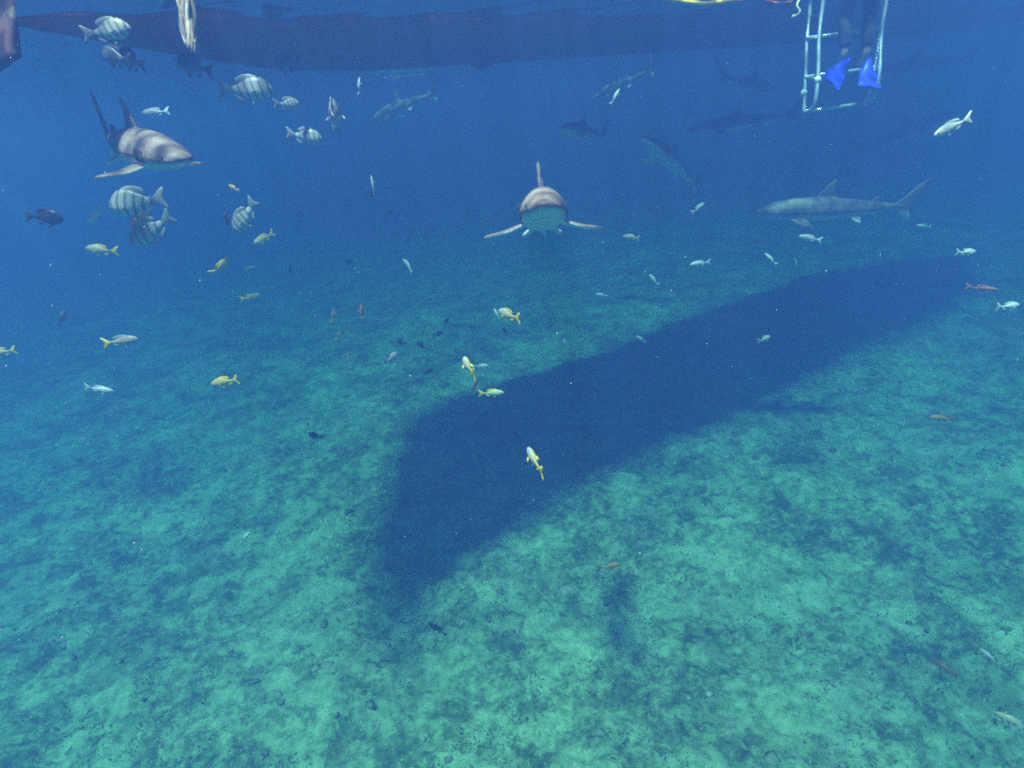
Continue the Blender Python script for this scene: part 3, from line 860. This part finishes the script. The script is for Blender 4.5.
FISH = [
 ('chub', 106, 31, 46, 8, 'barred silver fish touching the lower edge of the hull at far left', 0.0),
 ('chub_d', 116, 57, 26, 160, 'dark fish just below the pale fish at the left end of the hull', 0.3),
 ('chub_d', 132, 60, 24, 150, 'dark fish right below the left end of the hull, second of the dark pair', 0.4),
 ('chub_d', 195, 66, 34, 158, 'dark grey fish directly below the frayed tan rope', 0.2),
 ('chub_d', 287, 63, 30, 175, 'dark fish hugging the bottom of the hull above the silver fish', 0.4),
 ('chub', 245, 89, 54, 2, 'largest barred silver fish, just below the lower edge of the hull', 0.1),
 ('chub', 287, 104, 26, 20, 'greyish deep bodied fish just right of the largest silver fish', 0.8),
 ('chub', 304, 136, 36, -8, 'round silver fish striped with painted ripple light below the greyish deep bodied fish', 0.1),
 ('chub', 334, 116, 22, 110, 'silver fish seen end on, right of the round silver fish', 1.6),
 ('slim', 359, 87, 19, 92, 'thin upright silver fish below the hull, left of the middle', 0.3),
 ('silver', 156, 112, 26, 184, 'small pale oval fish above the snout of the dappled shark', 0.0),
 ('chub', 138, 202, 52, 184, 'pale backed fish at the top of the left fish cluster', 0.2),
 ('chub', 152, 229, 50, 212, 'large grey fish at the bottom of the left fish cluster', 0.1),
 ('brown', 139, 217, 30, 235, 'reddish brown fish in the middle of the left fish cluster', 0.3),
 ('silver', 96, 215, 24, 222, 'faint pale slender fish left of the fish cluster', 0.2),
 ('snapper', 102, 250, 29, 174, 'yellowish slender fish below the left fish cluster', 0.0),
 ('dark', 44, 217, 32, -4, 'dark fish alone in open water near the left edge', 0.1),
 ('chub', 245, 216, 40, 232, 'grey fish diving nose down right of the left fish cluster', 0.3),
 ('brown', 226, 216, 20, 268, 'thin brown fish seen end on beside the diving grey fish', 0.6),
 ('yellow', 234, 188, 11, 150, 'tiny yellow white fish above the diving grey fish', 0.3),
 ('snapper', 264, 238, 24, 205, 'thin yellow striped fish below right of the diving grey fish', 0.2),
 ('yellow', 221, 266, 24, 62, 'curled fish with bright yellow edge and white side', 0.5, 0.2),
 ('snapper', 250, 268, 12, 10, 'tiny pale fish right of the curled yellow fish', 0.4),
 ('snapper', 250, 297, 20, 18, 'small white fish with yellow tail below the curled yellow fish', 0.3),
 ('snapper_b', 120, 341, 32, 8, 'grey brown fish with a tall yellow tail, left of centre', 0.0),
 ('brown', 62, 318, 17, 85, 'small brown fish nose up near the left edge', 0.5),
 ('snapper', 2, 352, 24, 188, 'pale fish with yellow tail cut off by the left edge', 0.0),
 ('silver', 99, 389, 26, -10, 'dim pale slender fish low on the left over the seabed', 0.2),
 ('yellow', 226, 381, 28, 190, 'bright yellow tailed fish with white head above the seabed', 0.2, 0.12),
 ('snapper', 333, 316, 19, 95, 'upper one of two upright pale fish left of the middle', 0.8),
 ('snapper', 340, 335, 17, 62, 'lower one of two upright pale fish left of the middle', 0.6),
 ('snapper', 349, 359, 14, 110, 'tiny bent yellowish fish under the two upright pale fish', 0.6, 0.2),
 ('brown', 362, 314, 20, 105, 'dull brown fish right of the two upright pale fish', 0.8),
 ('chub_b', 391, 358, 17, 40, 'small whitish fish with brown fins at the left of the middle', 0.7),
 ('silver', 409, 266, 18, 128, 'small white fish alone left of and below the head on shark', 0.4, 0.15),
 ('slim', 373, 186, 22, 102, 'thin pinkish white fish standing upright left of the head on shark', 0.2),
 ('silver', 497, 314, 13, 118, 'tiny white fish close beside a yellow tailed fish in the middle', 0.6),
 ('snapper', 509, 315, 24, 152, 'white fish with forked yellow tail in the middle of the view', None),
 ('snapper', 469, 367, 21, 128, 'white fish nose up, upper of the cluster of four over the shadow', None),
 ('silver', 481, 366, 17, 4, 'slender pale fish right of the nose up fish in the cluster of four', 0.0),
 ('brown', 474, 387, 18, 68, 'brownish fish at the lower left of the cluster of four', 0.5),
 ('snapper_y', 491, 393, 27, 2, 'greenish white fish with bright yellow tail at lower right of cluster of four', 0.0),
 ('snapper', 535, 461, 31, 124, 'white fish with yellow tail alone over the middle of the boat shadow', None),
 ('snapper', 632, 237, 18, 168, 'small forked white fish below right of the head on shark', 0.5, 0.2),
 ('silver', 698, 208, 16, 38, 'small slender silver fish below the dark shark silhouette', 0.1),
 ('silver', 700, 263, 20, 188, 'white slender fish with raised tail right of the middle', 0.1, 0.12),
 ('silver', 654, 280, 15, 124, 'small white fish nose up, above the edge of the boat shadow', 0.4),
 ('silver', 602, 295, 12, 166, 'tiny white fish over the top edge of the boat shadow', 0.2),
 ('silver', 641, 339, 12, 140, 'tiny greenish white fish inside the boat shadow, left one', 0.6),
 ('silver', 764, 339, 13, 20, 'tiny greenish white fish inside the boat shadow, right one', 0.6),
 ('slim', 771, 259, 18, 128, 'pale slanting fish below the snout of the pale sided shark', 0.3),
 ('silver', 810, 238, 22, 168, 'white round headed fish right below the pale sided shark', 0.1, 0.12),
 ('silver', 796, 262, 9, 95, 'tiny dim upright fish right of the pale slanting fish', 0.6),
 ('silver', 953, 126, 34, 206, 'pale blue slender fish with raised fin right of the ladder', 0.0),
 ('red', 982, 288, 29, -5, 'thin reddish fish near the right edge', 0.0),
 ('silver', 1008, 306, 19, 6, 'pale fish just under the thin reddish fish at right edge', 0.2),
 ('silver', 924, 226, 13, 172, 'tiny dim fish below the tail of the pale sided shark', 0.2),
 ('silver', 966, 252, 17, 4, 'faint slender fish right of the tail of the pale sided shark', 0.2),
 ('yellow_b', 943, 418, 22, 176, 'yellow brown fish over the seabed at the right', 0.1),
 ('yellow_b', 609, 566, 25, 8, 'yellow brown fish over the seabed below the boat shadow', 0.1),
 ('dark', 438, 629, 23, 150, 'black oval fish close to the seabed', 0.2),
 ('silver', 245, 538, 15, 55, 'upper one of two pale blue fish near the seabed at left', 0.2),
 ('silver', 246, 552, 12, 20, 'lower one of two pale blue fish near the seabed at left', 0.2),
 ('silver', 990, 657, 22, 122, 'pale fish nose up low over the seabed at far right', None),
 ('brown', 945, 668, 25, 142, 'tan fish low over the seabed left of the pale fish at far right', None),
 ('silver_b', 1014, 722, 34, 160, 'tan fish cut off by the lower right edge', None),
 ('slim', 615, 97, 18, 62, 'thin pale streak of a fish under the middle of the hull', 0.2),
 ('silver', 565, 343, 9, 100, 'tiny pale fish at the upper left edge of the boat shadow', 0.5),
 ('dark', 316, 436, 15, 170, 'small dark fish above the seabed left of the boat shadow', 0.2),
]
ALT = {   # look-alikes with another dress
 'chub_d': ('chub', [fish_skin('shaded_chub', (0.09, 0.09, 0.1), (0.16, 0.16, 0.17), (0.26, 0.26, 0.26)), DF, DF]),  # chub skin painted darker for the shade under the hull
 'chub_b': ('chub', [fish_skin('whitish_chub', (0.4, 0.36, 0.32), (0.6, 0.56, 0.5), (0.7, 0.7, 0.68)), BF, BF]),
 'snapper_b': ('snapper', [fish_skin('grey_brown_snapper', (0.24, 0.19, 0.16), (0.46, 0.40, 0.36), (0.5, 0.52, 0.5)), YF, GF]),
 'snapper_y': ('snapper', [fish_skin('greenish_snapper', (0.45, 0.52, 0.25), (0.66, 0.68, 0.42), (0.75, 0.76, 0.6)), YF, YF]),
 'yellow_b': ('yellow', [fish_skin('tan_fish', (0.36, 0.22, 0.05), (0.55, 0.36, 0.10), (0.65, 0.55, 0.3)), BF, BF]),
 'silver_b': ('snapper', [fish_skin('tan_silver', (0.4, 0.36, 0.22), (0.58, 0.54, 0.38), (0.7, 0.66, 0.5)), PF, PF]),
}
for k_, (b0, mats) in ALT.items():
    z_ = KIND[b0]; KIND[k_] = (z_[0], z_[1], mats, z_[3], z_[4], z_[5])
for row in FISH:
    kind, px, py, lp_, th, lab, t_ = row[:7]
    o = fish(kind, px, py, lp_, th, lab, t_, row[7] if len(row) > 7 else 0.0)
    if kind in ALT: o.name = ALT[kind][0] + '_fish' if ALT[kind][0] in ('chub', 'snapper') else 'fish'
for px, py, l_, th in ((371, 194, 12, 20), (389, 213, 11, 40), (350, 262, 10, 160), (290, 271, 12, 100), (422, 346, 12, 150), (438, 334, 11, 20), (456, 352, 11, 100), (446, 322, 10, 60), (402, 343, 10, 170), (428, 372, 11, 30), (505, 332, 11, 120), (330, 283, 9, 40), (350, 205, 9, 10), (408, 240, 9, 60)):
    fish('dark', px, py, l_, th, 'small dim dark fish far off in the loose school left of the middle', 0.3, 0.0, 0.2, 'dim dark fish of the distant school')

# ------------------------------------------------------------------ specks adrift in the water
num = 420
oc = np.array([[1, 0, 0], [-1, 0, 0], [0, 1, 0], [0, -1, 0], [0, 0, 1], [0, 0, -1]], float)
of = np.array([[0, 2, 4], [2, 1, 4], [1, 3, 4], [3, 0, 4], [2, 0, 5], [1, 2, 5], [3, 1, 5], [0, 3, 5]])
d_ = 1.0 + 5.0 * rng.random(num)
pts = np.array([list(at(-60 + 1140 * a, 60 + 720 * b, dd)) for a, b, dd in zip(rng.random(num), rng.random(num), d_)])
ok = (pts[:, 2] < SURF - 0.1) & (pts[:, 2] > 0.6)
pts = pts[ok]; d_ = d_[ok]; num = len(pts)
r = (0.0006 + 0.0012 * rng.random(num) ** 3) * d_ ** 0.5
V = pts[:, None] + oc[None] * r[:, None, None]
Fc = (of[None] + (np.arange(num) * 6)[:, None, None]).reshape(-1, 3)
joined('drifting_specks', V.reshape(-1, 3), Fc, [plain('speck', (0.8, 0.8, 0.78), 0.6)], 'tiny white specks drifting in the water', 'specks')
